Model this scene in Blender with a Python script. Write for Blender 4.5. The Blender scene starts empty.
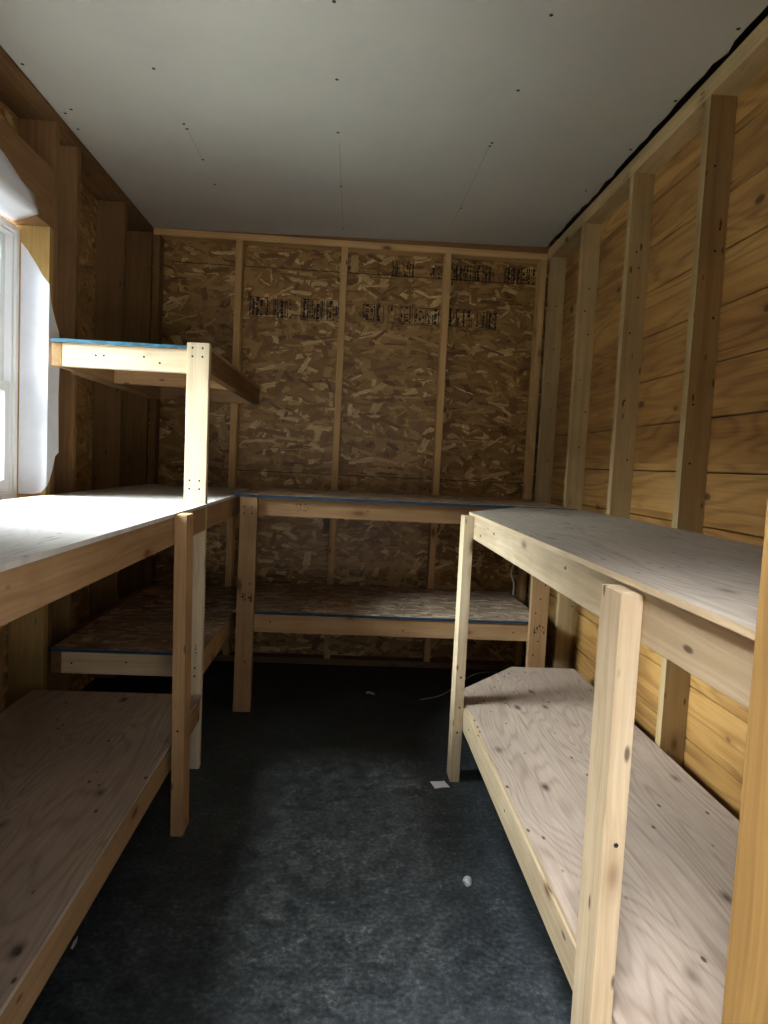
import bpy, bmesh, math, random
from mathutils import Matrix, Vector
random.seed(7)
S = bpy.context.scene
C = S.collection
H = 1.235                      # eye height

# ------------------------------------------------------------------ materials
class NT:
    def __init__(s, name):
        s.m = bpy.data.materials.new(name); s.m.use_nodes = True
        s.t = s.m.node_tree; s.t.nodes.clear()
        s.out = s.n('ShaderNodeOutputMaterial')
        s.b = s.n('ShaderNodeBsdfPrincipled'); s.l(s.b.outputs[0], s.out.inputs[0])
        s.b.inputs['Specular IOR Level'].default_value = 0.25
    def n(s, t, **k):
        x = s.t.nodes.new(t)
        for a, v in k.items(): setattr(x, a, v)
        return x
    def l(s, a, b): s.t.links.new(a, b)
    def put(s, sock, v):
        if isinstance(v, (int, float)): sock.default_value = v
        elif isinstance(v, tuple): sock.default_value = v if len(v) == len(sock.default_value) else v + (1,)
        else: s.l(v, sock)
    def math(s, op, a, b=0.0, c=0.0, clamp=False):
        x = s.n('ShaderNodeMath', operation=op, use_clamp=clamp)
        for i, v in enumerate((a, b, c)): s.put(x.inputs[i], v)
        return x.outputs[0]
    def vmath(s, op, a, b=(0, 0, 0)):
        x = s.n('ShaderNodeVectorMath', operation=op)
        s.put(x.inputs[0], a); s.put(x.inputs[1], b)
        return x.outputs[1] if op in ('LENGTH', 'DOT_PRODUCT') else x.outputs[0]
    def mix(s, f, a, b, mode='MIX'):
        x = s.n('ShaderNodeMix', data_type='RGBA', blend_type=mode)
        s.put(x.inputs[0], f); s.put(x.inputs[6], a); s.put(x.inputs[7], b)
        return x.outputs[2]
    def vmix(s, f, a, b):
        x = s.n('ShaderNodeMix', data_type='VECTOR')
        s.put(x.inputs[0], f); s.put(x.inputs[4], a); s.put(x.inputs[5], b)
        return x.outputs[1]
    def noise(s, v, scale=1.0, detail=3.0, rough=0.55, dist=0.0):
        x = s.n('ShaderNodeTexNoise'); s.put(x.inputs['Vector'], v)
        x.inputs['Scale'].default_value = scale; x.inputs['Detail'].default_value = detail
        x.inputs['Roughness'].default_value = rough; x.inputs['Distortion'].default_value = dist
        return x.outputs[0]
    def ramp(s, f, stops, interp='LINEAR'):
        x = s.n('ShaderNodeValToRGB'); s.put(x.inputs[0], f)
        x.color_ramp.interpolation = interp
        e = x.color_ramp.elements
        while len(e) < len(stops): e.new(0.5)
        for i, (p, c) in enumerate(stops):
            e[i].position = p
            e[i].color = (c, c, c, 1) if isinstance(c, (int, float)) else tuple(c) + (1,)
        return x.outputs[0]
    def coords(s, offs=True):
        tc = s.n('ShaderNodeTexCoord').outputs['Object']
        if not offs: return tc, None
        r = s.n('ShaderNodeObjectInfo').outputs['Random']
        o = s.n('ShaderNodeCombineXYZ')
        s.l(s.math('MULTIPLY', r, 37.0), o.inputs[0]); s.l(s.math('MULTIPLY', r, 91.0), o.inputs[1]); s.l(s.math('MULTIPLY', r, 53.0), o.inputs[2])
        return s.vmath('ADD', tc, o.outputs[0]), r
    def bump(s, h, strength=0.3, dist=0.002):
        x = s.n('ShaderNodeBump'); s.put(x.inputs['Height'], h)
        x.inputs['Strength'].default_value = strength; x.inputs['Distance'].default_value = dist
        s.l(x.outputs[0], s.b.inputs['Normal'])

def axis_scale(axis, along, across):
    v = [across] * 3; v[axis] = along
    return tuple(v)

def lumber(name, axis, light, dark, knot=(0.12, 0.05, 0.02), knots=1.0, rough=0.85, var=0.30, spec=0.12, grime=0.35):
    """sawn pine, grain running along the given axis"""
    k = NT(name); p, r = k.coords()
    wv = k.noise(k.vmath('MULTIPLY', p, axis_scale(axis, 2.0, 5.0)), 1.0, 2)
    pw = k.vmath('ADD', p, k.vmath('MULTIPLY', k.n('ShaderNodeCombineXYZ').outputs[0], (0, 0, 0)))
    cw = pw.node.inputs[1].links[0].from_node.inputs[0].links[0].from_node
    for i in range(3):
        if i != axis: k.l(k.math('MULTIPLY', wv, 0.05), cw.inputs[i])
    pw.node.inputs[1].links[0].from_node.inputs[1].default_value = (1, 1, 1)
    fine = k.noise(k.vmath('MULTIPLY', pw, axis_scale(axis, 2.2, 150.0)), 1.0, 3, 0.6)
    lines = k.noise(k.vmath('MULTIPLY', pw, axis_scale(axis, 0.45, 38.0)), 1.0, 3, 0.55)
    soft = k.noise(k.vmath('MULTIPLY', p, axis_scale(axis, 1.3, 6.0)), 1.0, 3, 0.55)
    f = k.math('ADD', k.math('MULTIPLY', fine, 0.30), k.math('MULTIPLY', lines, 0.40))
    f = k.math('ADD', f, k.math('MULTIPLY', soft, 0.35))
    col = k.ramp(f, [(0.38, light), (0.63, dark)])
    # knots
    v = k.n('ShaderNodeTexVoronoi', feature='F1'); v.inputs['Scale'].default_value = 1.0
    k.l(k.vmath('ADD', k.vmath('MULTIPLY', p, axis_scale(axis, 3.4, 8.5)), (0.3, 0.7, 0.1)), v.inputs['Vector'])
    kn = k.ramp(k.math('ADD', v.outputs['Distance'], k.math('MULTIPLY', fine, 0.05)), [(0.085, 1.0), (0.125, 0.5), (0.16, 0.18), (0.24, 0.0)])
    col = k.mix(k.math('MULTIPLY', kn, 0.92 * knots), col, knot)
    v2 = k.n('ShaderNodeTexVoronoi', feature='F1'); v2.inputs['Scale'].default_value = 1.0
    k.l(k.vmath('MULTIPLY', p, axis_scale(axis, 9.0, 26.0)), v2.inputs['Vector'])
    pk = k.n('ShaderNodeSeparateColor'); k.l(v2.outputs['Color'], pk.inputs[0])
    pit = k.math('MULTIPLY', k.ramp(v2.outputs['Distance'], [(0.09, 1.0), (0.17, 0.0)]), k.math('GREATER_THAN', pk.outputs[1], 0.70))
    col = k.mix(k.math('MULTIPLY', pit, 0.8), col, (0.05, 0.03, 0.018))
    # grime blotches and board to board variation
    gr = k.ramp(k.noise(p, 3.0, 4, 0.6), [(0.45, 0.0), (0.75, 1.0)])
    col = k.mix(k.math('MULTIPLY', gr, grime), col, (dark[0] * 0.55, dark[1] * 0.5, dark[2] * 0.5), 'MIX')
    tone = k.math('ADD', 1.0 - var * 0.5, k.math('MULTIPLY', r, var))
    x = k.n('ShaderNodeVectorMath', operation='SCALE'); k.l(col, x.inputs[0]); k.l(tone, x.inputs[3])
    k.l(x.outputs[0], k.b.inputs['Base Color'])
    k.b.inputs['Roughness'].default_value = rough; k.b.inputs['Specular IOR Level'].default_value = spec
    k.bump(f, 0.25, 0.0015)
    return k.m

def wood3(name, *a, **kw): return [lumber(name + '_' + 'xyz'[i], i, *a, **kw) for i in range(3)]

PINE = wood3('pine', (0.40, 0.25, 0.125), (0.27, 0.15, 0.065))
PALE = wood3('pale_pine', (0.58, 0.46, 0.30), (0.40, 0.295, 0.17), knots=0.95, grime=0.3)
WHITE = wood3('white_pine', (0.65, 0.54, 0.375), (0.49, 0.38, 0.24), knots=0.6, grime=0.1, var=0.1)
STUD = wood3('stud_pine', (0.52, 0.385, 0.20), (0.36, 0.25, 0.115), knots=0.95, grime=0.3)
BACKSTUD = wood3('orange_pine', (0.62, 0.40, 0.18), (0.44, 0.265, 0.105), knots=0.9, grime=0.2)
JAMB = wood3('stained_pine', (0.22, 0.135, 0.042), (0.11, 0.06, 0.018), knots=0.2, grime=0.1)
DIM = wood3('shaded_pine', (0.20, 0.13, 0.07), (0.12, 0.07, 0.035))  # pine of the bottom plates, shade near the floor put into its colour
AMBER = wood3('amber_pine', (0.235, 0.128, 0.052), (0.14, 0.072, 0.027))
YELLOW = wood3('yellow_pine', (0.42, 0.27, 0.095), (0.25, 0.145, 0.045), knots=0.3, grime=0.1)

def plank_mat(name, h=0.184):
    """knotty horizontal boards; each board has its own tone"""
    k = NT(name); p, _ = k.coords(False)
    sep = k.n('ShaderNodeSeparateXYZ'); k.l(p, sep.inputs[0])
    row = k.math('FLOOR', k.math('DIVIDE', sep.outputs[2], h))
    wn = k.n('ShaderNodeTexWhiteNoise', noise_dimensions='1D'); k.l(row, wn.inputs['W'])
    o = k.n('ShaderNodeCombineXYZ'); k.l(k.math('MULTIPLY', row, 3.71), o.inputs[1]); k.l(k.math('MULTIPLY', row, 1.93), o.inputs[0])
    q = k.vmath('ADD', p, o.outputs[0])
    fine = k.noise(k.vmath('MULTIPLY', q, (20, 1.6, 130)), 1.0, 4, 0.6)
    n = k.noise(k.vmath('MULTIPLY', q, (3, 0.7, 5.5)), 1.0, 2, 0.45, 0.3)
    w = k.math('POWER', k.math('MULTIPLY_ADD', k.math('SINE', k.math('MULTIPLY', n, 75.0)), 0.5, 0.5), 2.0)
    soft = k.noise(k.vmath('MULTIPLY', q, (1, 1.6, 7)), 1.0, 3, 0.6)
    f = k.math('ADD', k.math('MULTIPLY', fine, 0.40), k.math('ADD', k.math('MULTIPLY', w, 0.14), k.math('MULTIPLY', soft, 0.46)))
    col = k.ramp(f, [(0.30, (0.46, 0.265, 0.085)), (0.50, (0.33, 0.175, 0.050)), (0.68, (0.19, 0.088, 0.025))])
    v = k.n('ShaderNodeTexVoronoi', feature='F1'); v.inputs['Scale'].default_value = 1.0
    k.l(k.vmath('MULTIPLY', q, (0.1, 3.4, 7.0)), v.inputs['Vector'])
    d = k.math('ADD', v.outputs['Distance'], k.math('MULTIPLY', fine, 0.06))
    col = k.mix(k.ramp(d, [(0.095, 0.97), (0.125, 0.6), (0.135, 0.22), (0.26, 0.0)]), col, (0.075, 0.025, 0.009))
    # scuffed pale scratches along some boards
    sc = k.ramp(k.noise(k.vmath('MULTIPLY', q, (10, 3.0, 60)), 1.0, 3, 0.7), [(0.60, 0.0), (0.70, 1.0)])
    sc2 = k.ramp(k.noise(q, 2.3, 2), [(0.48, 0.0), (0.62, 1.0)])
    col = k.mix(k.math('MULTIPLY', k.math('MULTIPLY', sc, sc2), 0.55), col, (0.62, 0.42, 0.19))
    hue = k.ramp(wn.outputs['Value'], [(0.0, (0.70, 0.62, 0.54)), (0.3, (1.05, 1.05, 1.05)), (0.55, (0.80, 0.72, 0.62)), (0.8, (1.2, 1.2, 1.15)), (1.0, (0.85, 0.80, 0.78))])
    col = k.mix(1.0, col, hue, 'MULTIPLY')
    k.l(col, k.b.inputs['Base Color'])
    k.b.inputs['Roughness'].default_value = 0.55; k.b.inputs['Specular IOR Level'].default_value = 0.35
    k.bump(f, 0.2, 0.0015)
    return k.m

def osb_mat(name, uv, stops, cells=9.0, spread=1.9, layers=9, gloss=0.45, dirt=0.0):
    """pressed strands: several layers of randomly turned rectangular flakes"""
    k = NT(name); p, r = k.coords()
    sep = k.n('ShaderNodeSeparateXYZ'); k.l(p, sep.inputs[0])
    cb = k.n('ShaderNodeCombineXYZ')
    k.l(k.math('MULTIPLY', sep.outputs[uv[0]], cells), cb.inputs[0]); k.l(k.math('MULTIPLY', sep.outputs[uv[1]], cells * 1.25), cb.inputs[1])
    base = cb.outputs[0]
    wob = k.vmath('MULTIPLY', k.vmath('SUBTRACT', k.n('ShaderNodeTexNoise').outputs['Color'], (0.5, 0.5, 0.5)), (0.22, 0.22, 0))
    wob.node.inputs[0].links[0].from_node.inputs[0].links[0].from_node.inputs['Scale'].default_value = 4.0
    k.l(base, wob.node.inputs[0].links[0].from_node.inputs[0].links[0].from_node.inputs['Vector'])
    bw = k.vmath('ADD', base, wob)
    tone = k.math('MULTIPLY', k.noise(k.vmath('MULTIPLY', base, (1.5, 5.0, 1)), 1.0, 3, 0.6), 0.6)
    loc = k.vmath('MULTIPLY', base, (0.6, 2.0, 1)); hgt = 0.3
    for i in range(layers):
        q = k.vmath('ADD', k.vmath('MULTIPLY', bw, (1 - 0.03 * i, 1 + 0.02 * i, 1)), (3.7 * i + 0.37, 5.1 * i + 0.81, 0))
        v = k.n('ShaderNodeTexVoronoi', feature='F1', voronoi_dimensions='2D'); v.inputs['Scale'].default_value = 1.0
        k.l(q, v.inputs['Vector'])
        c = k.n('ShaderNodeSeparateColor'); k.l(v.outputs['Color'], c.inputs[0])
        d = k.vmath('SUBTRACT', q, v.outputs['Position'])
        rot = k.n('ShaderNodeVectorRotate', rotation_type='Z_AXIS'); k.l(d, rot.inputs['Vector'])
        a = k.math('SUBTRACT', c.outputs[0], 0.5)
        a = k.math('MULTIPLY', k.math('MULTIPLY', a, k.math('ADD', 0.35, k.math('ABSOLUTE', a))), spread * 2.2)
        k.l(a, rot.inputs['Angle'])
        lv = rot.outputs[0]
        ab = k.n('ShaderNodeSeparateXYZ'); k.l(k.vmath('ABSOLUTE', lv), ab.inputs[0])
        m = k.math('MULTIPLY', k.math('LESS_THAN', ab.outputs[0], k.math('ADD', 0.22, k.math('MULTIPLY', c.outputs[1], 0.55))),
                   k.math('LESS_THAN', ab.outputs[1], k.math('ADD', 0.03, k.math('MULTIPLY', c.outputs[2], 0.15))))
        t = k.math('FRACT', k.math('MULTIPLY', k.math('ADD', c.outputs[1], c.outputs[2]), 7.31))
        x = k.n('ShaderNodeMix', data_type='FLOAT'); k.l(m, x.inputs[0]); k.put(x.inputs[2], tone); k.l(t, x.inputs[3]); tone = x.outputs[0]
        loc = k.vmix(m, loc, k.vmath('ADD', lv, (i * 9.1, i * 4.3, 0)))
        x = k.n('ShaderNodeMix', data_type='FLOAT'); k.l(m, x.inputs[0]); k.put(x.inputs[2], hgt)
        k.l(k.math('ADD', 0.1 * i, k.math('MULTIPLY', ab.outputs[1], -0.3)), x.inputs[3]); hgt = x.outputs[0]
    fib = k.noise(k.vmath('MULTIPLY', loc, (2.0, 22.0, 1)), 1.0, 3, 0.6)
    tone = k.math('ADD', k.math('MULTIPLY', tone, 0.62), k.math('MULTIPLY', fib, 0.40), clamp=True)
    col = k.ramp(tone, stops)
    if dirt:
        gd = k.ramp(k.noise(p, 4.5, 4, 0.65), [(0.40, 0.0), (0.68, 1.0)])
        col = k.mix(k.math('MULTIPLY', gd, dirt), col, (0.07, 0.055, 0.05))
    k.l(col, k.b.inputs['Base Color'])
    k.b.inputs['Roughness'].default_value = gloss
    k.bump(hgt, 0.5, 0.003)
    return k.m

OSB_T = [(0.10, (0.035, 0.015, 0.005)), (0.24, (0.16, 0.080, 0.024)), (0.45, (0.26, 0.142, 0.045)), (0.66, (0.34, 0.195, 0.066)), (0.76, (0.42, 0.26, 0.10)), (0.86, (0.68, 0.50, 0.25))]
OSB_G = [(0.10, (0.10, 0.06, 0.035)), (0.26, (0.26, 0.17, 0.10)), (0.5, (0.42, 0.30, 0.19)), (0.68, (0.56, 0.43, 0.30)), (0.84, (0.74, 0.63, 0.50))]
OSB_BACK = osb_mat('strand_board_back', (0, 2), OSB_T)
OSB_SIDE = osb_mat('strand_board_side', (1, 2), OSB_T)
OSB_TOP = osb_mat('strand_board_shelf', (0, 1), OSB_G, gloss=0.7, dirt=0.28)

def ply_mat(name, light, mid, dark, speck=0.8, bleach=0.0, gax=1, ring=34.0):
    """weathered softwood plywood, cathedral grain along gax"""
    k = NT(name); p, r = k.coords()
    s = [0.0, 0.0, 0.0]; s[gax] = 0.55; s[1 - gax] = 4.2
    n = k.noise(k.vmath('MULTIPLY', p, tuple(s)), 1.0, 2, 0.45, 0.4)
    rings = k.math('POWER', k.math('MULTIPLY_ADD', k.math('SINE', k.math('MULTIPLY', n, ring * 7.0)), 0.5, 0.5), 3.0)
    s2 = [0.0, 0.0, 0.0]; s2[gax] = 4.0; s2[1 - gax] = 110.0
    fine = k.noise(k.vmath('MULTIPLY', p, tuple(s2)), 1.0, 3, 0.65)
    f = k.math('ADD', k.math('MULTIPLY', rings, 0.16), k.math('ADD', k.math('MULTIPLY', fine, 0.62), k.math('MULTIPLY', k.noise(k.vmath('MULTIPLY', p, tuple(c * 2.5 for c in s)), 1.0, 4, 0.6), 0.25)))
    col = k.ramp(f, [(0.34, light), (0.52, mid), (0.80, dark)])
    big = k.ramp(k.noise(p, 2.2, 4, 0.6), [(0.35, 0.0), (0.7, 1.0)])
    col = k.mix(k.math('MULTIPLY', big, 0.5), col, (mid[0] * 0.72, mid[1] * 0.72, mid[2] * 0.78))
    v = k.n('ShaderNodeTexVoronoi', feature='F1'); v.inputs['Scale'].default_value = 1.0
    s3 = [0.0, 0.0, 0.0]; s3[gax] = 4.6; s3[1 - gax] = 9.5
    k.l(k.vmath('MULTIPLY', p, tuple(s3)), v.inputs['Vector'])
    kd = k.math('ADD', v.outputs['Distance'], k.math('MULTIPLY', fine, 0.08))
    col = k.mix(k.ramp(kd, [(0.09, speck), (0.15, speck * 0.4), (0.22, 0.0)]), col, (0.05, 0.03, 0.022))
    v2 = k.n('ShaderNodeTexVoronoi', feature='F1'); v2.inputs['Scale'].default_value = 1.0
    s4 = [0.0, 0.0, 0.0]; s4[gax] = 13.0; s4[1 - gax] = 26.0
    k.l(k.vmath('MULTIPLY', p, tuple(s4)), v2.inputs['Vector'])
    pick = k.n('ShaderNodeSeparateColor'); k.l(v2.outputs['Color'], pick.inputs[0])
    sp = k.math('MULTIPLY', k.ramp(v2.outputs['Distance'], [(0.08, 1.0), (0.16, 0.0)]), k.math('GREATER_THAN', pick.outputs[0], 0.62))
    col = k.mix(k.math('MULTIPLY', sp, speck), col, (0.05, 0.035, 0.03))
    # torn splinter streaks
    s5 = [0.0, 0.0, 0.0]; s5[gax] = 5.0; s5[1 - gax] = 70.0
    st = k.ramp(k.noise(k.vmath('MULTIPLY', p, tuple(s5)), 1.0, 2, 0.5), [(0.66, 0.0), (0.72, 1.0)])
    st2 = k.ramp(k.noise(p, 2.9, 2), [(0.52, 0.0), (0.6, 1.0)])
    col = k.mix(k.math('MULTIPLY', k.math('MULTIPLY', st, st2), 0.7), col, (0.10, 0.065, 0.045))
    k.l(col, k.b.inputs['Base Color'])
    k.b.inputs['Roughness'].default_value = 0.65
    k.bump(f, 0.3, 0.0012)
    return k.m

PLY_TOP = ply_mat('grey_plywood', (0.40, 0.335, 0.26), (0.31, 0.26, 0.205), (0.19, 0.155, 0.12), speck=0.6)
PLY_LOW = ply_mat('tan_plywood', (0.45, 0.355, 0.275), (0.36, 0.275, 0.21), (0.20, 0.145, 0.105), speck=0.95)
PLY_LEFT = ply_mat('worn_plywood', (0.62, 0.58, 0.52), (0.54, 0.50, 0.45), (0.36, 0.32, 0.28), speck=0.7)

def simple(name, col, rough=0.6, spec=0.3, metal=0.0, nz=0.0, nscale=6.0):
    k = NT(name)
    if nz:
        p, _ = k.coords()
        f = k.ramp(k.noise(p, nscale, 5, 0.6), [(0.3, 1.0 - nz), (0.7, 1.0)])
        c = k.mix(1.0, col, f, 'MULTIPLY'); k.l(c, k.b.inputs['Base Color'])
    else: k.put(k.b.inputs['Base Color'], col)
    k.b.inputs['Roughness'].default_value = rough; k.b.inputs['Specular IOR Level'].default_value = spec; k.b.inputs['Metallic'].default_value = metal
    return k.m

BLUE = simple('blue_edge_paint', (0.035, 0.135, 0.20), 0.8, nz=0.5, nscale=35)
BLUE_SHADED = simple('shaded_blue_edge_paint', (0.018, 0.055, 0.105), 0.8, nz=0.5, nscale=35)  # the same blue paint, darkened for edges in shade
SCREW = simple('dark_steel', (0.03, 0.026, 0.022), 0.5, metal=0.3)
INK = simple('black_ink', (0.013, 0.011, 0.010), 0.8, nz=0.4, nscale=60)
VINYL = simple('white_vinyl', (0.88, 0.89, 0.90), 0.35, 0.4)
WRAP = simple('white_house_wrap', (0.80, 0.80, 0.85), 0.45, 0.3, nz=0.12, nscale=9)
PAPER = simple('white_paper', (0.75, 0.76, 0.80), 0.8)
CABLE = simple('grey_cable', (0.42, 0.42, 0.40), 0.5)
DRYWALL = simple('bare_drywall', (0.53, 0.512, 0.445), 0.9, 0.15, nz=0.10, nscale=2.2)
DARKWOOD = simple('dark_subframe', (0.05, 0.035, 0.025), 0.9)
EXT = simple('outside_gravel', (0.12, 0.125, 0.11), 0.95, nz=0.3, nscale=3)

def concrete():
    k = NT('dark_concrete'); p, _ = k.coords(False)
    a = k.noise(p, 2.2, 6, 0.65, 0.3); b = k.noise(p, 16.0, 6, 0.75, 0.3); c = k.noise(p, 70.0, 3, 0.6)
    f = k.math('ADD', k.math('MULTIPLY', a, 0.22), k.math('ADD', k.math('MULTIPLY', b, 0.46), k.math('MULTIPLY', c, 0.34)))
    col = k.ramp(f, [(0.42, (0.014, 0.017, 0.018)), (0.51, (0.031, 0.037, 0.039)), (0.58, (0.056, 0.065, 0.067)), (0.68, (0.14, 0.15, 0.15))])
    k.l(col, k.b.inputs['Base Color'])
    k.l(k.ramp(b, [(0.3, 0.42), (0.7, 0.75)]), k.b.inputs['Roughness'])
    k.bump(f, 0.25, 0.004)
    return k.m
CONCRETE = concrete()

def glass_mat():
    m = bpy.data.materials.new('window_glass'); m.use_nodes = True; t = m.node_tree; t.nodes.clear()
    o = t.nodes.new('ShaderNodeOutputMaterial'); mx = t.nodes.new('ShaderNodeMixShader')
    tr = t.nodes.new('ShaderNodeBsdfTransparent'); gl = t.nodes.new('ShaderNodeBsdfGlossy'); fr = t.nodes.new('ShaderNodeFresnel')
    tr.inputs[0].default_value = (0.95, 0.98, 0.97, 1); gl.inputs['Roughness'].default_value = 0.02; fr.inputs[0].default_value = 1.3
    t.links.new(fr.outputs[0], mx.inputs[0]); t.links.new(tr.outputs[0], mx.inputs[1]); t.links.new(gl.outputs[0], mx.inputs[2]); t.links.new(mx.outputs[0], o.inputs[0])
    return m
GLASS = glass_mat()

# ------------------------------------------------------------------ mesh helpers
def box(bm, x0, x1, y0, y1, z0, z1, bev=0.0025, mi=0):
    vs = [bm.verts.new(c) for c in ((x0, y0, z0), (x1, y0, z0), (x1, y1, z0), (x0, y1, z0), (x0, y0, z1), (x1, y0, z1), (x1, y1, z1), (x0, y1, z1))]
    fs = [bm.faces.new([vs[i] for i in q]) for q in ((3, 2, 1, 0), (4, 5, 6, 7), (0, 1, 5, 4), (1, 2, 6, 5), (2, 3, 7, 6), (3, 0, 4, 7))]
    for f in fs: f.material_index = mi
    if bev:
        es = list({e for f in fs for e in f.edges})
        r = bmesh.ops.bevel(bm, geom=es, offset=bev, segments=2, profile=0.5, affect='EDGES')
        for f in r['faces']: f.material_index = mi
    return fs

def prism(bm, pts, z0, z1, bev=0.0012, side_mi=None):
    """pts: outline in XY, counter-clockwise; extruded in Z.  side_mi(i) gives the material slot of edge i"""
    n = len(pts)
    a = [bm.verts.new((x, y, z0)) for x, y in pts]; b = [bm.verts.new((x, y, z1)) for x, y in pts]
    bm.faces.new(a[::-1]); bm.faces.new(b)
    for i in range(n):
        f = bm.faces.new((a[i], a[(i + 1) % n], b[(i + 1) % n], b[i]))
        if side_mi: f.material_index = side_mi(i)

def poly_sheet(bm, pts, th):
    """thin sheet: ring of 3D points, thickened along its normal"""
    vs = [bm.verts.new(p) for p in pts]; f = bm.faces.new(vs); f.normal_update(); n = f.normal.copy()
    ws = [bm.verts.new(Vector(p) - n * th) for p in pts]
    bm.faces.new(ws[::-1])
    for i in range(len(pts)):
        j = (i + 1) % len(pts); bm.faces.new((vs[j], vs[i], ws[i], ws[j]))

def disc(bm, c, ax, r, mi, sides=8, h=0.0008):
    """a screw head lying on a face whose outward direction is ax ('+x','-x','-y','+z','-z')"""
    s = 1 if ax[0] == '+' else -1; k = 'xyz'.index(ax[1])
    u = [(1, 2), (2, 0), (0, 1)][k]
    ring = []
    for lev in (0, s * h):
        rr = []
        for i in range(sides):
            t = 2 * math.pi * i / sides; p = list(c); p[u[0]] += r * math.cos(t); p[u[1]] += r * math.sin(t); p[k] += lev
            rr.append(bm.verts.new(p))
        ring.append(rr)
    top = ring[1] if s > 0 else ring[1][::-1]
    f = bm.faces.new(top); f.material_index = mi
    for i in range(sides):
        j = (i + 1) % sides
        q = (ring[0][i], ring[0][j], ring[1][j], ring[1][i])
        f = bm.faces.new(q if s > 0 else q[::-1]); f.material_index = mi

def obj(name, bm, mats, parent=None, smooth=False):
    me = bpy.data.meshes.new(name)
    if parent is not None:
        w = Vector((0, 0, 0)); q = parent
        while q is not None: w += q.location; q = q.parent
        bmesh.ops.translate(bm, verts=bm.verts, vec=-w)
    bm.to_mesh(me); bm.free()
    for m in (mats if isinstance(mats, (list, tuple)) else [mats]): me.materials.append(m)
    if smooth:
        for p in me.polygons: p.use_smooth = True
    o = bpy.data.objects.new(name, me); C.objects.link(o)
    if parent is not None: o.parent = parent
    return o

def settle(o):
    """move a free-standing mesh's origin to the middle of its base"""
    me = o.data; xs = [v.co for v in me.vertices]
    lo = Vector([min(v[i] for v in xs) for i in range(3)]); hi = Vector([max(v[i] for v in xs) for i in range(3)])
    c = Vector(((lo.x + hi.x) / 2, (lo.y + hi.y) / 2, lo.z))
    me.transform(Matrix.Translation(-c)); o.location = c
    return o

def empty(name, loc):
    o = bpy.data.objects.new(name, None); C.objects.link(o); o.location = loc; o.empty_display_size = 0.1
    return o
def tag(o, label, cat, group=None, kind=None):
    o['label'] = label; o['category'] = cat
    if group: o['group'] = group
    if kind: o['kind'] = kind
    return o
def struct(o, label=None):
    o['kind'] = 'structure'
    if label: o['label'] = label
    return o

def board_bm(x0, x1, y0, y1, z0, z1, screws=(), bev=0.003):
    bm = bmesh.new(); box(bm, x0, x1, y0, y1, z0, z1, bev)
    for ax, a, b in screws:
        if ax == '-y': disc(bm, (a, y0, b), ax, 0.0042, 1)
        elif ax == '+x': disc(bm, (x1, a, b), ax, 0.0042, 1)
        elif ax == '-x': disc(bm, (x0, a, b), ax, 0.0042, 1)
        elif ax == '+z': disc(bm, (a, b, z1), ax, 0.0042, 1)
    return bm
def board(name, wood, x0, x1, y0, y1, z0, z1, parent=None, screws=(), bev=0.0016):
    d = (x1 - x0, y1 - y0, z1 - z0); ax = d.index(max(d))
    o = obj(name, board_bm(x0, x1, y0, y1, z0, z1, screws, bev), [wood[ax], SCREW], parent)
    return o if parent is not None else settle(o)

def lean(o, dx, top):
    """a post that is not quite plumb: its foot stands dx off"""
    for v in o.data.vertices: v.co.x += dx * (1 - v.co.z / top)
    return o
def print_marks(name, x0, x1, z0, z1, y, parent, rng, density=0.75, frame=True, cell=0.011):
    """a block of worn, unreadable black mill printing on a face looking towards -Y"""
    bm = bmesh.new(); th = 0.0006
    if frame:
        for a, b, c, d in ((x0, x1, z1 - 0.003, z1), (x0, x1, z0, z0 + 0.003), (x0, x0 + 0.003, z0, z1), (x1 - 0.003, x1, z0, z1)):
            box(bm, a, b, y - th, y, c, d, 0)
    x = x0 + 0.006
    while x < x1 - 0.006:
        w = cell * rng.choice((0.5, 0.8, 1.0, 1.6)); z = z0 + 0.007
        colden = density * rng.choice((0.6, 1.0, 1.0, 1.25))
        if rng.random() < 0.12: x += w; continue
        while z < z1 - 0.008:
            h = cell * rng.choice((0.4, 0.6, 0.9, 1.4))
            if rng.random() < colden: box(bm, x, min(x + w * rng.uniform(0.4, 0.95), x1), y - th, y, z, min(z + h * 0.88, z1), 0)
            z += h
        x += w * 1.08
    return obj(name, bm, [INK], parent)

# ------------------------------------------------------------------ measurements (metres)
XL, XR, D = -1.182, 1.117, 4.143         # inner faces of the stud walls
XLS, XRS, DS = -1.322, 1.206, 4.232      # faces of the sheathing
YF0, YF1 = 0.40, 0.489                   # front wall with the doorway
ceil_z = lambda x: 2.541 + 0.0161 * x
PB = 2.482                               # underside of the top plates

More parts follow.
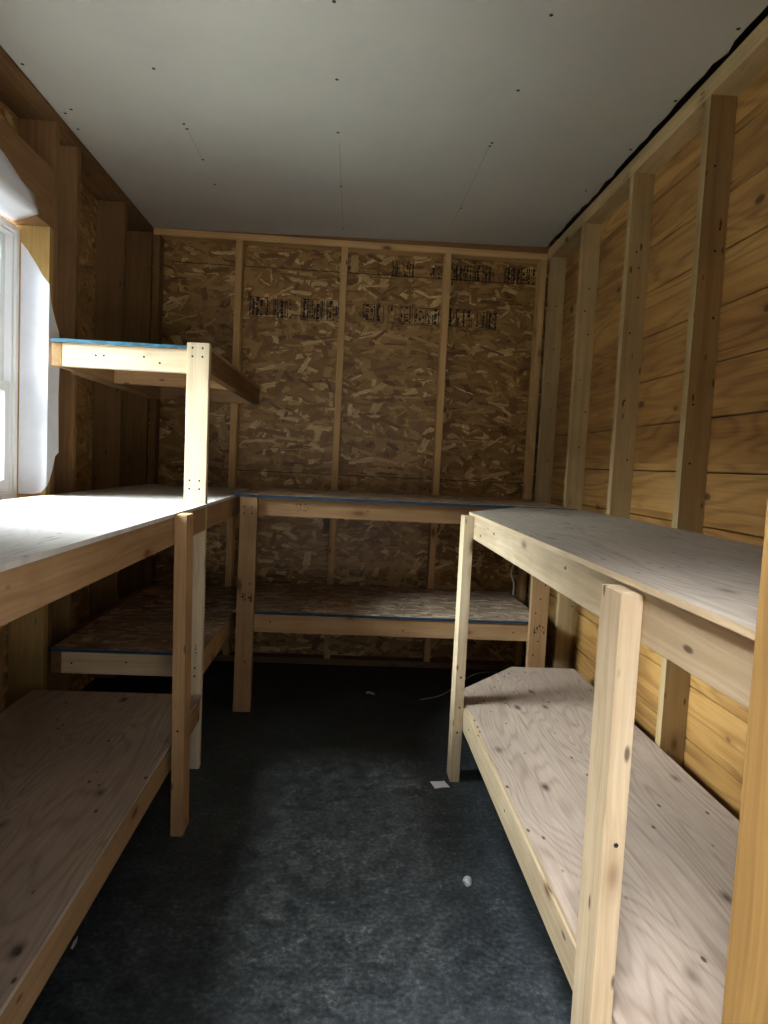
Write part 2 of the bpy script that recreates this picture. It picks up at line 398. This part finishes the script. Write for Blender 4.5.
# ------------------------------------------------------------------ shell
bm = bmesh.new(); box(bm, -1.6, 1.5, 0.2, 4.5, -0.12, 0.0, 0)
struct(obj('floor', bm, CONCRETE))
bm = bmesh.new()
rg = random.Random(4); edge = []
for i in range(70):
    y = 0.2 + 4.3 * i / 69; edge.append((XR - .013 + rg.uniform(-.004, .004) + (.010 if rg.random() < .12 else 0), y))
ring_ = [(-1.6, 4.5), (-1.6, 0.2)] + edge
lo = [bm.verts.new((x, y, ceil_z(x))) for x, y in ring_]; hi = [bm.verts.new((x, y, ceil_z(x) + 0.013)) for x, y in ring_]
bm.faces.new(lo[::-1]); bm.faces.new(hi)
for i in range(len(lo)):
    j = (i + 1) % len(lo); bm.faces.new((lo[i], lo[j], hi[j], hi[i]))
for x, y in ((-.103, 2.076), (.523, 2.071), (-.721, 2.481), (-.102, 2.479), (.526, 2.478), (-.711, 2.866), (-.708, 2.906), (-.704, 3.188), (-.105, 2.863),
             (.517, 2.876), (.514, 2.905), (-.704, 3.461), (-1.165, 2.504), (-1.155, 2.834), (-1.12, 2.80), (-1.155, 2.961), (-.096, 3.996), (1.082, 2.076), (1.088, 2.483), (1.084, 2.865),
             (1.05, 3.3), (.51, 3.6), (-.1, 3.4)):
    disc(bm, (x, y, ceil_z(x)), '-z', 0.0062, 1, h=0.001)
# thin pencilled lines on the board
for x0, y0, x1, y1 in ((-.708, 2.93, -.704, 3.17), (-.10, 2.95, -.096, 3.9), (.512, 2.92, .50, 3.75)):
    w = 0.0012; f = bm.faces.new([bm.verts.new((a, b, ceil_z(a) - 0.0006)) for a, b in ((x0 - w, y0), (x1 - w, y1), (x1 + w, y1), (x0 + w, y0))]); f.material_index = 2
struct(obj('ceiling', bm, [DRYWALL, SCREW, simple('pencil', (0.28, 0.28, 0.27), 0.9)]))

bm = bmesh.new(); box(bm, -1.6, 1.5, 0.2, 4.5, 2.64, 2.70, 0)
struct(obj('roof', bm, DARKWOOD))
# back wall
bm = bmesh.new(); box(bm, -1.45, 1.33, DS, DS + 0.012, 0, 2.64, 0)
wb = struct(obj('wall_back', bm, OSB_BACK))
rng = random.Random(3)
for (x0, z0, x1, z1, dn) in ((-.637, .836, -.515, .953, .8), (-.50, .83, -.388, .95, .85), (-.331, .833, -.19, .958, .85), (-.18, .835, -.065, .955, .65),
                             (.20, 1.12, .245, 1.213, 1.0), (.27, 1.12, .333, 1.213, .8), (.40, 1.112, .505, 1.20, .35),
                             (.555, 1.112, .68, 1.212, .9), (.69, 1.118, .80, 1.215, .75), (.875, 1.118, 1.07, 1.217, .8),
                             (.04, .846, .11, .948, .35), (.118, .845, .165, .95, .9), (.19, .845, .235, .95, .5), (.262, .845, .34, .95, .7), (.35, .845, .50, .945, .55),
                             (.555, .845, .69, .952, .8), (.69, .84, .775, .95, .6), (.785, .838, .85, .95, 1.1)):
    print_marks('printed_stamp', x0, x1, H + z0, H + z1, DS - 0.0002, wb, rng, dn * 1.12, frame=rng.random() < 0.7, cell=0.0135)
for z in (H + 1.123, H - .084):
    bm = bmesh.new(); box(bm, -1.10, 1.10, DS - .0008, DS - .0003, z, z + .004, 0)
    obj('chalk_line', bm, [INK], wb)
# right wall: horizontal boards
bm = bmesh.new(); z = -0.03
while z < 2.56:
    box(bm, XRS, XRS + 0.02, 0.3, 4.30, z + 0.0018, z + 0.184 - 0.0018, 0.004); z += 0.184
box(bm, XRS + 0.018, XRS + 0.03, 0.3, 4.30, 0, 2.64, 0, 1)
struct(obj('wall_right', bm, [plank_mat('knotty_boards'), DARKWOOD]))
# left wall with the window opening
WY0, WY1, WZ0, WZ1 = 1.60, 2.775, 1.03, 2.075
bm = bmesh.new()
for y0, y1, z0, z1 in ((0.3, WY0, 0, 2.64), (WY1, 4.30, 0, 2.64), (WY0, WY1, 0, WZ0), (WY0, WY1, WZ1, 2.64)):
    box(bm, XLS - 0.012, XLS, y0, y1, z0, z1, 0)
struct(obj('wall_left', bm, OSB_SIDE))
# front wall with the doorway the picture is taken through
DX0, DX1, DH = -0.252, 0.304, 2.06
bm = bmesh.new()
for x0, x1, z0, z1 in ((-1.45, DX0, 0, 2.64), (DX1 + 0.05, 1.33, 0, 2.64), (DX0, DX1 + 0.05, DH, 2.64)):
    box(bm, x0, x1, YF0, YF1, z0, z1, 0)
struct(obj('wall_front', bm, OSB_BACK))
bm = bmesh.new(); box(bm, -0.62, -0.58, -2.2, YF0 - 0.001, -0.14, 2.70, 0)
struct(obj('wall_sky_blocker', bm, PINE[2]))  # added unseen wall, keeps the bright left sky out of the doorway
o = board('trim_1', JAMB, DX1, DX1 + 0.045, YF0 - 0.04, YF1, 0, DH)
struct(o, 'yellow pine door jamb at the right edge of the picture')

# ------------------------------------------------------------------ window
w = struct(empty('window_1', (-1.30, (WY0 + WY1) / 2, WZ0)))
def ring(bm, x0, x1, y0, y1, z0, z1, t, bev=0.003):
    box(bm, x0, x1, y0, y0 + t, z0, z1, bev); box(bm, x0, x1, y1 - t, y1, z0, z1, bev)
    box(bm, x0, x1, y0 + t, y1 - t, z0, z0 + t, bev); box(bm, x0, x1, y0 + t, y1 - t, z1 - t, z1, bev)
bm = bmesh.new(); ring(bm, -1.35, -1.29, WY0 + 0.01, WY1 - 0.006, WZ0, 2.057, 0.022); ring(bm, -1.36, -1.30, WY0 + 0.03, WY1 - 0.026, WZ0 + 0.02, 2.037, 0.014)
obj('window_frame', bm, VINYL, w)
ym = WY1 - 0.042; y0 = WY0 + 0.046
bm = bmesh.new(); ring(bm, -1.345, -1.325, y0, ym, 1.44, 2.022, 0.035); obj('upper_sash', bm, VINYL, w)
bm = bmesh.new(); ring(bm, -1.322, -1.302, y0, ym, WZ0 + 0.035, 1.475, 0.038); obj('lower_sash', bm, VINYL, w)
bm = bmesh.new(); box(bm, -1.337, -1.333, y0 + 0.03, ym - 0.03, 1.47, 1.99, 0); obj('upper_pane', bm, GLASS, w)
bm = bmesh.new(); box(bm, -1.314, -1.310, y0 + 0.03, ym - 0.03, WZ0 + 0.07, 1.44, 0); obj('lower_pane', bm, GLASS, w)
o = board('window_sill', PINE, -1.322, XL, WY0, WY1, 0.992, 1.030); struct(o)

# ------------------------------------------------------------------ studs and plates
def stud(name, wood, b, label, group, cat='stud', screws=()):
    return tag(board(name, wood, *b, screws=screws), label, cat, group)
G = 'bare studs of the right wall'
for k, (y, lab) in enumerate(((2.283, 'pale pine stud on the plank wall, nearest of the row above the right workbench'),
                              (2.893, 'pale pine stud on the plank wall, second of the row above the right workbench'),
                              (3.502, 'pale pine stud on the plank wall, third of the row, above right workbench'))):
    stud('wall_stud', STUD, (XR, XRS, y, y + 0.038, 0.038, PB), lab, G,
         screws=[('-y', XR + rng.uniform(.02, .075), zz + rng.uniform(-.1, .1)) for zz in (0.6, 0.85, 1.35, 1.5, 1.75, 1.9, 2.1, 2.25)])
stud('wall_stud', STUD, (XR, XRS, 4.065, 4.103, 0.038, PB), 'pale pine corner stud where the plank wall meets the strand board wall', G,
     screws=[('-y', XR + rng.uniform(.02, .07), zz) for zz in (1.3, 1.6, 1.75, 1.95, 2.2)])
tag(board('top_plate', STUD, XR, XRS, YF1, DS, PB, PB + 0.037), 'pine top plate under the ceiling along the plank wall, lower of two', 'plate', 'double top plate of right wall')
tag(board('top_plate', STUD, XR + 0.004, XRS, YF1, DS, PB + 0.038, PB + 0.068), 'pine top plate against the ceiling along the plank wall, upper of two', 'plate', 'double top plate of right wall')
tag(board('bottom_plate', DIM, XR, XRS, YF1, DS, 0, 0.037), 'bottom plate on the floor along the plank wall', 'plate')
G = 'bare studs of the back wall'
for x, lab in ((-.711, 'narrow pine stud on strand board wall, behind the tall white post'), (-.102, 'narrow pine stud on strand board wall, middle of the three'),
               (.508, 'narrow pine stud on strand board wall, nearest the plank wall corner')):
    stud('wall_stud', BACKSTUD, (x, x + 0.038, D, DS - 0.001, 0.038, PB), lab, G)
stud('wall_stud', BACKSTUD, (1.077, 1.115, D, DS - 0.001, 0.038, PB), 'narrow pine end stud of the strand board wall in the right corner', G)
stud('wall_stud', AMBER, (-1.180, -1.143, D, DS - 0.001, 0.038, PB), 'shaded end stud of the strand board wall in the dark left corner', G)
tag(board('top_plate', BACKSTUD, XL - 0.05, XR - 0.001, D, DS - 0.001, PB, 2.5195), 'pine top plate along the back wall, directly above its studs', 'plate')
bm = bmesh.new()
vs = [bm.verts.new((x, y, z)) for x in (-1.1, XR - 0.001) for y, z in ((D + 0.004, 2.5197), (DS - 0.001, 2.5197), (DS - 0.001, ceil_z(x) - 0.0005), (D + 0.004, ceil_z(x) - 0.0005))]
for q in ((0, 1, 2, 3), (7, 6, 5, 4), (0, 4, 5, 1), (1, 5, 6, 2), (2, 6, 7, 3), (3, 7, 4, 0)): bm.faces.new([vs[i] for i in q])
bmesh.ops.recalc_face_normals(bm, faces=bm.faces)
tag(settle(obj('top_plate', bm, AMBER[0])), 'tapering pine plate between the back wall top plate and the ceiling', 'plate')
tag(board('bottom_plate', DIM, XL, XR - 0.001, D, DS - 0.001, 0, 0.037), 'bottom plate on the floor along the back wall under the shelves', 'plate')
G = 'bare studs of the left wall'
for y, lab in ((3.03, 'brown pine stud on the left wall, next beyond the window framing'), (3.64, 'wide brown pine stud on the left wall above the upper shelf'),
               (4.103, 'shaded pine corner stud on the left wall behind the upper shelf')):
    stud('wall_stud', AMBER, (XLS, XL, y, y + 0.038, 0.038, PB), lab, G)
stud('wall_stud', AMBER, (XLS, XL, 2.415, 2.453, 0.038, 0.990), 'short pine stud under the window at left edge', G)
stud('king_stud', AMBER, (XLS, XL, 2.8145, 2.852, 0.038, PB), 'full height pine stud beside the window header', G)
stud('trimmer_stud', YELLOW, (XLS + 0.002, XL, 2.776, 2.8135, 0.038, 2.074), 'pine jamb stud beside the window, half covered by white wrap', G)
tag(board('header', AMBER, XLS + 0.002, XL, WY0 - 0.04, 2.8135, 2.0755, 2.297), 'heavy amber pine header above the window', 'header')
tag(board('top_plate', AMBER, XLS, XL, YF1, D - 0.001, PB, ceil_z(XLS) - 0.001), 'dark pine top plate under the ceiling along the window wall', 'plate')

# white wrap round the window
bm = bmesh.new()
a, yj, xi = -1.287, 2.7745, XL + 0.0015
ja = [(a, yj, H + .775), (-1.262, yj, H + .745), (-1.235, yj, H + .705), (-1.205, yj, H + .655), (xi, yj, H + .625), (xi, yj, H - .155), (-1.20, yj, H - .178), (-1.23, yj, H - .186), (a, yj, H - .186)]
poly_sheet(bm, ja, 0.0012)
ib = [(xi, yj, H + .625), (xi, 2.79, H + .56), (xi, 2.81, H + .53), (xi, 2.838, H + .49), (xi, 2.868, H + .46), (xi + .004, 2.874, H + .40), (xi + .002, 2.866, H + .2), (xi + .004, 2.872, H - .02), (xi, 2.85, H - .035), (xi, 2.825, H - .09), (xi, 2.80, H - .13), (xi, yj, H - .155)]
poly_sheet(bm, ib, 0.0012)
bmesh.ops.recalc_face_normals(bm, faces=bm.faces)
tag(settle(obj('house_wrap', bm, WRAP)), 'white wrap sheet stapled over the window jamb', 'wrap')
bm = bmesh.new()
n = 26; rings = []
for i in range(n + 1):
    t = i / n; y = 1.59 + t * 1.055
    top = H + .955 + .012 * math.sin(9 * y) - max(0, (t - .80)) * .22
    prof = [(xi + .001, top), (xi + .004, H + .905), (xi + .012 + .004 * math.sin(14 * y), H + .865), (xi + .012, H + .842), (xi - .006, H + .832), (-1.23, H + .834), (-1.298, H + .832)]
    if t > .93: prof = [(x, max(z, H + .834 + (t - .93) * .1)) for x, z in prof]
    rings.append([bm.verts.new((x, 1.59 + t * ((2.62, 2.63, 2.642, 2.645, 2.655, 2.69, 2.735)[j] - 1.59), z)) for j, (x, z) in enumerate(prof)])
for i in range(n):
    for j in range(len(rings[0]) - 1): bm.faces.new((rings[i][j], rings[i][j + 1], rings[i + 1][j + 1], rings[i + 1][j]))
bmesh.ops.recalc_face_normals(bm, faces=bm.faces)
bmesh.ops.solidify(bm, geom=bm.faces[:], thickness=0.0012)
tag(settle(obj('house_wrap', bm, WRAP, smooth=True)), 'crumpled white wrap folded under the window header', 'wrap')

# ------------------------------------------------------------------ right workbench
def four(x0, x1, z):  return [('-y', x0 + (x1 - x0) * a, z + b) for a in (.25, .7) for b in (0, -.032)]
rb = tag(empty('workbench', (.80, 1.9, 0)), 'pale pine two level workbench with grey plywood top along the plank wall', 'workbench')
zt, zl = H - .171, H - .925
bm = bmesh.new(); prism(bm, [(.476, .53), (XR - .002, .53), (XR - .002, 3.17), (.79, 3.17), (.476, 2.68)], zt - .0115, zt, side_mi=lambda i: 1)
obj('tabletop', bm, [PLY_TOP, PALE[1]], rb)
board('front_rail', PALE, .488, .526, .53, 2.66, zt - .101, zt - .012, rb, screws=[('-x', 2.6, zt - .05), ('-x', 1.5, zt - .04)])
board('rear_rail', PALE, XR - .041, XR - .003, .53, 3.14, zt - .101, zt - .012, rb)
board('end_rail', PALE, .528, XR - .043, .53, .568, zt - .101, zt - .012, rb)
board('cross_rail', PALE, .528, XR - .043, 2.622, 2.66, zt - .101, zt - .012, rb)
board('leg', PALE, .450, .4875, 1.090, 1.179, 0, zt - .020, rb, screws=[('-y', .472, .62)])
board('leg', PALE, .450, .4875, 2.622, 2.711, 0, zt - .016, rb, screws=[('-y', .472, .30), ('-y', .468, .2), ('-y', .47, .42)])
bm = bmesh.new(); prism(bm, [(.492, .53), (1.106, .53), (1.106, 3.17), (.806, 3.17), (.500, 2.80)], zl - .0115, zl, side_mi=lambda i: 1)
ls = obj('lower_shelf', bm, [PLY_LOW, PALE[1]], rb)
board('shelf_rail', PALE, .489, .526, .53, 2.72, zl - .101, zl - .012, ls, screws=[('-x', 2.5, zl - .05), ('-x', 1.9, zl - .05)])
board('shelf_rail', PALE, 1.066, 1.104, .53, 3.14, zl - .101, zl - .012, ls)
for y in (.53, 1.60, 2.68): board('shelf_joist', PALE, .528, 1.064, y, y + .038, zl - .101, zl - .012, ls)

# ------------------------------------------------------------------ left workbench under the window
lb = tag(empty('workbench', (-.86, 1.6, 0)), 'two level pine workbench under the window with sunlit worn top', 'workbench')
zt, zl = H - .187, H - .935
bm = bmesh.new(); prism(bm, [(XL + .003, .53), (-.537, .53), (-.537, 2.678), (XL + .003, 2.678)], zt - .0115, zt)
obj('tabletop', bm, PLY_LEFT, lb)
board('front_rail', PINE, -.579, -.541, .53, 2.677, zt - .101, zt - .012, lb)
board('rear_rail', PINE, XL + .003, XL + .041, .53, 2.677, zt - .101, zt - .012, lb)
board('cross_rail', PINE, XL + .043, -.581, .53, .568, zt - .101, zt - .012, lb)
lean(board('leg', PINE, -.5385, -.499, 2.188, 2.277, 0, zt - .004, lb, screws=[('-y', -.52, .35)]), .015, zt)
bm = bmesh.new(); prism(bm, [(XL + .003, .53), (-.537, .53), (-.537, 2.678), (XL + .003, 2.678)], zl - .0115, zl)
ls = obj('lower_shelf', bm, PLY_LOW, lb)
board('shelf_rail', PINE, -.579, -.541, .53, 2.677, zl - .101, zl - .012, ls)
board('shelf_rail', PINE, XL + .003, XL + .041, .53, 2.677, zl - .101, zl - .012, ls)
for y in (.53, 1.6): board('shelf_joist', PINE, XL + .043, -.581, y, y + .038, zl - .101, zl - .012, ls)

# ------------------------------------------------------------------ corner shelving with the tall white post
cs = tag(empty('shelving', (-.86, 3.4, 0)), 'three level corner shelving with a tall white front post', 'shelving')
board('post', WHITE, -.630, -.547, 2.680, 2.7175, 0, H + .420, cs,
      screws=four(-.63, -.547, H + .40) + four(-.63, -.547, H - .10) + four(-.63, -.547, .405))
ins = lean(cs.children[0], .009, H + .42)
print_marks('grade_stamp', -.622, -.585, .445, .50, 2.6798, ins, rng, .5, True, .006)
print_marks('grade_stamp', -.572, -.552, .445, .50, 2.6798, ins, rng, .4, False, .006)
zt = H - .187
bm = bmesh.new(); prism(bm, [(XL + .003, 2.680), (-.634, 2.680), (-.634, 2.720), (-.541, 2.720), (-.541, D - .003), (XL + .003, D - .003)], zt - .0115, zt)
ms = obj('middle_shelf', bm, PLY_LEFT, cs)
board('shelf_rail', PINE, -.583, -.545, 2.719, D - .004, zt - .101, zt - .012, ms)
board('shelf_rail', PINE, XL + .003, XL + .041, 2.69, 4.10, zt - .101, zt - .012, ms)
board('shelf_joist', PINE, XL + .043, -.585, 2.719, 2.757, zt - .101, zt - .012, ms)
zu = H + .411
blue_front = lambda i: 1 if i == 0 else 2
bm = bmesh.new(); prism(bm, [(-1.144, 2.708), (-.634, 2.708), (-.634, 2.720), (-.547, 2.720), (-.547, D - .004), (-1.144, D - .004)], zu - .0125, zu, side_mi=blue_front)
us = obj('upper_shelf', bm, [OSB_TOP, BLUE, PINE[0]], cs)
board('shelf_rail', WHITE, -1.105, -.585, 2.7185, 2.756, zu - .101, zu - .0135, us, screws=[('-y', -.98, zu - .055), ('-y', -.95, zu - .054), ('-y', -.80, zu - .05), ('-y', -.74, zu - .07)])
board('side_rail', AMBER, -.583, -.546, 2.7185, D - .004, zu - .101, zu - .0135, us)
board('ledger', PINE, -1.144, -1.1065, 2.7185, 4.098, zu - .101, zu - .0135, us)
board('spacer', PINE, XL + .001, -1.1455, 3.0, 4.098, zu - .101, zu - .0135, us)
board('shelf_joist', PINE, -1.105, -.585, 3.30, 3.338, zu - .101, zu - .0135, us)
board('rear_rail', PINE, -1.144, -.585, 4.10, D - .005, zu - .101, zu - .0135, us)
zl = H - .778
bm = bmesh.new(); prism(bm, [(-1.128, 2.706), (-.634, 2.706), (-.634, 2.720), (-.547, 2.720), (-.547, D - .004), (-1.128, D - .004)], zl - .0125, zl, side_mi=blue_front)
ls = obj('lower_shelf', bm, [OSB_TOP, BLUE_SHADED, PINE[0]], cs)
board('shelf_rail', PALE, -1.09, -.585, 2.7185, 2.756, zl - .101, zl - .0135, ls, screws=[('-y', -1.05, zl - .06), ('-y', -.84, zl - .05)])
board('side_rail', PINE, -.583, -.547, 2.7185, D - .005, zl - .101, zl - .0135, ls)
board('ledger', AMBER, -1.130, -1.092, 2.7185, D - .005, zl - .101, zl - .0135, ls)
board('spacer', PINE, XL + .001, -1.1315, 3.0, D - .005, zl - .101, zl - .0135, ls)
board('shelf_joist', PINE, -1.09, -.585, 3.4, 3.438, zl - .101, zl - .0135, ls)

# ------------------------------------------------------------------ back workbench
bb = tag(empty('workbench', (.3, 3.75, 0)), 'two level workbench with blue edged shelves along the strand board back wall', 'workbench')
zt, zl = H - .175, H - .745
bm = bmesh.new(); prism(bm, [(-.539, 3.302), (XR - .003, 3.302), (XR - .003, D - .003), (-.539, D - .003)], zt - .0125, zt, side_mi=blue_front)
obj('tabletop', bm, [OSB_TOP, BLUE_SHADED, PINE[0]], bb)
fr = board('front_rail', PINE, -.508, 1.005, 3.3495, 3.387, zt - .102, zt - .0135, bb, screws=[('-y', .1, zt - .06), ('-y', .62, zt - .05)])
print_marks('grade_stamp', -.255, -.185, zt - .085, zt - .03, 3.3493, fr, rng, .3, False, .008)
board('rear_rail', PINE, -.508, 1.10, D - .042, D - .004, zt - .102, zt - .0135, bb)
board('joist', PINE, -.02, .018, 3.389, D - .044, zt - .102, zt - .0135, bb)
lg = board('leg', PINE, -.510, -.427, 3.311, 3.3485, 0, zt - .0135, bb, screws=four(-.51, -.427, zt - .06) + [('-y', -.49, .62), ('-y', -.45, .63), ('-y', -.46, .25)])
print_marks('grade_stamp', -.50, -.437, .535, .595, 3.3108, lg, rng, .45, False, .007)
lg = board('leg', PINE, .921, 1.007, 3.311, 3.3485, 0, zt - .0135, bb, screws=[('-y', .945 + .02 * (i % 3), .33 + .07 * i) for i in range(6)])
print_marks('grade_stamp', .935, .995, .43, .49, 3.3108, lg, rng, .4, False, .007)
bm = bmesh.new(); prism(bm, [(-.426, 3.340), (.920, 3.340), (.920, 3.352), (1.007, 3.352), (1.007, D - .003), (-.539, D - .003), (-.539, 3.352), (-.426, 3.352)], zl - .0125, zl, side_mi=blue_front)
ls = obj('lower_shelf', bm, [OSB_TOP, BLUE_SHADED, PINE[0]], bb)
board('shelf_rail', PINE, -.508, 1.005, 3.3495, 3.387, zl - .102, zl - .0135, ls, screws=[('-y', -.35, zl - .05), ('-y', .3, zl - .07), ('-y', .6, zl - .05), ('-y', .85, zl - .06)])
board('shelf_rail', PINE, -.508, 1.005, D - .042, D - .004, zl - .102, zl - .0135, ls)
board('shelf_joist', PINE, -.02, .018, 3.389, D - .044, zl - .102, zl - .0135, ls)

# ------------------------------------------------------------------ small things
def tube(name, pts, r, mat):
    cu = bpy.data.curves.new(name, 'CURVE'); cu.dimensions = '3D'; cu.bevel_depth = r; cu.bevel_resolution = 2; cu.resolution_u = 6
    s = cu.splines.new('BEZIER'); s.bezier_points.add(len(pts) - 1)
    for p, c in zip(s.bezier_points, pts): p.co = c; p.handle_left_type = p.handle_right_type = 'AUTO'
    tmp = bpy.data.objects.new(name, cu); C.objects.link(tmp)
    me = bpy.data.meshes.new_from_object(tmp.evaluated_get(bpy.context.evaluated_depsgraph_get())); bpy.data.objects.remove(tmp)
    o = bpy.data.objects.new(name, me); C.objects.link(o); me.materials.clear(); me.materials.append(mat); return settle(o)
tag(tube('cable', [(.43, 3.56, .003), (.53, 3.62, .003), (.62, 3.74, .003), (.72, 3.92, .003), (.86, 4.08, .003), (.95, 4.10, .003)], .0028, CABLE),
    'thin grey cable curving over the dark floor under the back workbench', 'cable')
tag(tube('cable', [(1.0, 4.0, H - .742), (1.0, 4.01, H - .66), (.985, 4.02, H - .62), (1.0, 4.03, H - .55), (1.02, 4.04, H - .45), (1.02, 4.06, H - .30)], .0045, CABLE),
    'short pale cable end hanging over the lower shelf in the right corner', 'cable')
bm = bmesh.new(); box(bm, .377, .437, 2.565, 2.618, .0005, .003, 0)
bmesh.ops.subdivide_edges(bm, edges=bm.edges[:], cuts=3, use_grid_fill=True)
for v in bm.verts: v.co.z += .003 * (1 + math.sin(60 * v.co.x + 40 * v.co.y)) * .5
bmesh.ops.rotate(bm, verts=bm.verts, cent=(.405, 2.59, 0), matrix=Matrix.Rotation(.25, 3, 'Z'))
tag(settle(obj('paper_scrap', bm, PAPER)), 'flat white paper scrap beside the far leg of right workbench', 'paper')
def lump(name, c, r, seed, mat, flat=.8):
    bm = bmesh.new(); bmesh.ops.create_icosphere(bm, subdivisions=3, radius=r); g = random.Random(seed)
    ph = [(Vector((g.gauss(0, 1), g.gauss(0, 1), g.gauss(0, 1))).normalized(), g.uniform(.1, .3)) for _ in range(14)]
    for v in bm.verts:
        n = v.co.normalized(); k = 1.0
        for d, a in ph:
            t = n.dot(d)
            if t > .7: k -= a * (t - .7) * 2.4
        v.co *= k; v.co.z *= flat
    lo = min(v.co.z for v in bm.verts)
    bmesh.ops.translate(bm, verts=bm.verts, vec=(c[0], c[1], c[2] - lo))
    return settle(obj(name, bm, mat))
tag(lump('paper_lump', (.404, 1.951, .0005), .016, 11, simple('dusty_paper', (0.5, 0.5, 0.5), 0.9, nz=0.6, nscale=120), 1.0), 'small crumpled white lump in the middle of the dark floor', 'paper')
bm = bmesh.new(); box(bm, .145, .19, 3.615, 3.65, .0005, .002, 0)
bmesh.ops.subdivide_edges(bm, edges=bm.edges[:], cuts=2, use_grid_fill=True)
for v in bm.verts: v.co.z += .004 * (1 + math.sin(90 * v.co.x))
tag(settle(obj('paper_scrap', bm, PAPER)), 'tiny pale paper scrap on the floor in front of back workbench', 'paper')
bm = bmesh.new(); prism(bm, [(-.634, 1.668), (-.629, 1.666), (-.628, 1.69), (-.633, 1.712), (-.636, 1.69)], .0005, .003)
tag(settle(obj('wood_chip', bm, simple('grey_chip', (0.5, 0.48, 0.44), 0.9))), 'pale wood sliver on the floor under the left workbench edge', 'chip')

# ------------------------------------------------------------------ outside
bm = bmesh.new(); box(bm, -40, 40, -40, 40, -0.3, -0.14, 0)
g = obj('ground', bm, EXT); struct(g)
bm = bmesh.new(); box(bm, -0.57, 7.0, -7.0, 0.19, -0.139, -0.10, 0)
struct(obj('ground_bounce_pad', bm, simple('bounce_pad_pale', (0.42, 0.41, 0.385), 0.95, nz=0.2, nscale=3)))  # added unseen pale slab, bounces daylight through the doorway to the ceiling

# ------------------------------------------------------------------ light
SKY_BASE, SKY_LOBE, SUN_E = 2.2, 120.0, 2.3
W = bpy.data.worlds.new('overcast'); S.world = W; W.use_nodes = True; t = W.node_tree; t.nodes.clear()
wo = t.nodes.new('ShaderNodeOutputWorld'); bg = t.nodes.new('ShaderNodeBackground'); tc = t.nodes.new('ShaderNodeTexCoord')
sp = t.nodes.new('ShaderNodeSeparateXYZ'); t.links.new(tc.outputs['Generated'], sp.inputs[0])
rp = t.nodes.new('ShaderNodeValToRGB'); t.links.new(sp.outputs[2], rp.inputs[0])
rp.color_ramp.elements[0].position = 0.0; rp.color_ramp.elements[0].color = (0.78, 0.86, 0.95, 1)
rp.color_ramp.elements[1].position = 0.7; rp.color_ramp.elements[1].color = (0.95, 1.0, 1.08, 1)
# thin cloud, much brighter on the window side where the hidden sun stands
dt = t.nodes.new('ShaderNodeVectorMath'); dt.operation = 'DOT_PRODUCT'; t.links.new(tc.outputs['Generated'], dt.inputs[0])
dt.inputs[1].default_value = Vector((-0.56, -0.15, 0.82)).normalized()
r2 = t.nodes.new('ShaderNodeValToRGB'); t.links.new(dt.outputs['Value'], r2.inputs[0])
r2.color_ramp.interpolation = 'EASE'
r2.color_ramp.elements[0].position = 0.66; r2.color_ramp.elements[0].color = (0, 0, 0, 1)
r2.color_ramp.elements[1].position = 0.95; r2.color_ramp.elements[1].color = (1, 1, 1, 1)
ma = t.nodes.new('ShaderNodeMath'); ma.operation = 'MULTIPLY_ADD'; t.links.new(r2.outputs[0], ma.inputs[0]); ma.inputs[1].default_value = SKY_LOBE; ma.inputs[2].default_value = SKY_BASE
t.links.new(rp.outputs[0], bg.inputs[0]); t.links.new(ma.outputs[0], bg.inputs[1])
t.links.new(bg.outputs[0], wo.inputs[0])
sl = bpy.data.lights.new('veiled_sun', 'SUN'); sl.energy = SUN_E; sl.angle = math.radians(4.0); sl.color = (1.0, 0.97, 0.92)
so = bpy.data.objects.new('veiled_sun', sl); C.objects.link(so)
so.rotation_euler = Vector((0.006, 1.0, -0.866)).to_track_quat('-Z', 'Y').to_euler()
def portal(name, loc, rot, sx, sy):
    l = bpy.data.lights.new(name, 'AREA'); l.shape = 'RECTANGLE'; l.size = sx; l.size_y = sy; l.cycles.is_portal = True
    o = bpy.data.objects.new(name, l); C.objects.link(o); o.location = loc; o.rotation_euler = rot
portal('window_daylight', (-1.38, (WY0 + WY1) / 2, (WZ0 + WZ1) / 2), (0, -math.pi / 2, 0), WZ1 - WZ0, WY1 - WY0)
portal('door_daylight', ((DX0 + DX1) / 2, YF0 - .06, DH / 2), (math.pi / 2, 0, 0), DX1 - DX0 + .02, DH)

# ------------------------------------------------------------------ camera
yaw, pitch, roll, f = 0.0532, -0.0697, -0.049, 692.3
cy, sy, cp, sp_ = math.cos(yaw), math.sin(yaw), math.cos(pitch), math.sin(pitch)
F = Vector((sy * cp, cy * cp, sp_)); R = Vector((cy, -sy, 0)); U = R.cross(F)
cr, sr = math.cos(roll), math.sin(roll)
R2 = R * cr - U * sr; U2 = R * sr + U * cr
cam = bpy.data.cameras.new('camera'); co = bpy.data.objects.new('camera', cam); C.objects.link(co)
M = Matrix.Identity(4)
for i in range(3): M[i][0], M[i][1], M[i][2] = R2[i], U2[i], -F[i]
M[2][3] = H
co.matrix_world = M
cam.sensor_fit = 'HORIZONTAL'; cam.sensor_width = 36; cam.lens = 36 * f / 768; cam.clip_start = 0.02
S.camera = co
vs_ = S.view_settings; vs_.view_transform = 'Standard'; vs_.look = 'None'; vs_.gamma = 1; vs_.use_curve_mapping = False
vs_.exposure = 0.0
S.cycles.use_denoising = True
S.cycles.max_bounces = 12; S.cycles.diffuse_bounces = 8; S.cycles.transparent_max_bounces = 16
S.cycles.sample_clamp_indirect = 10
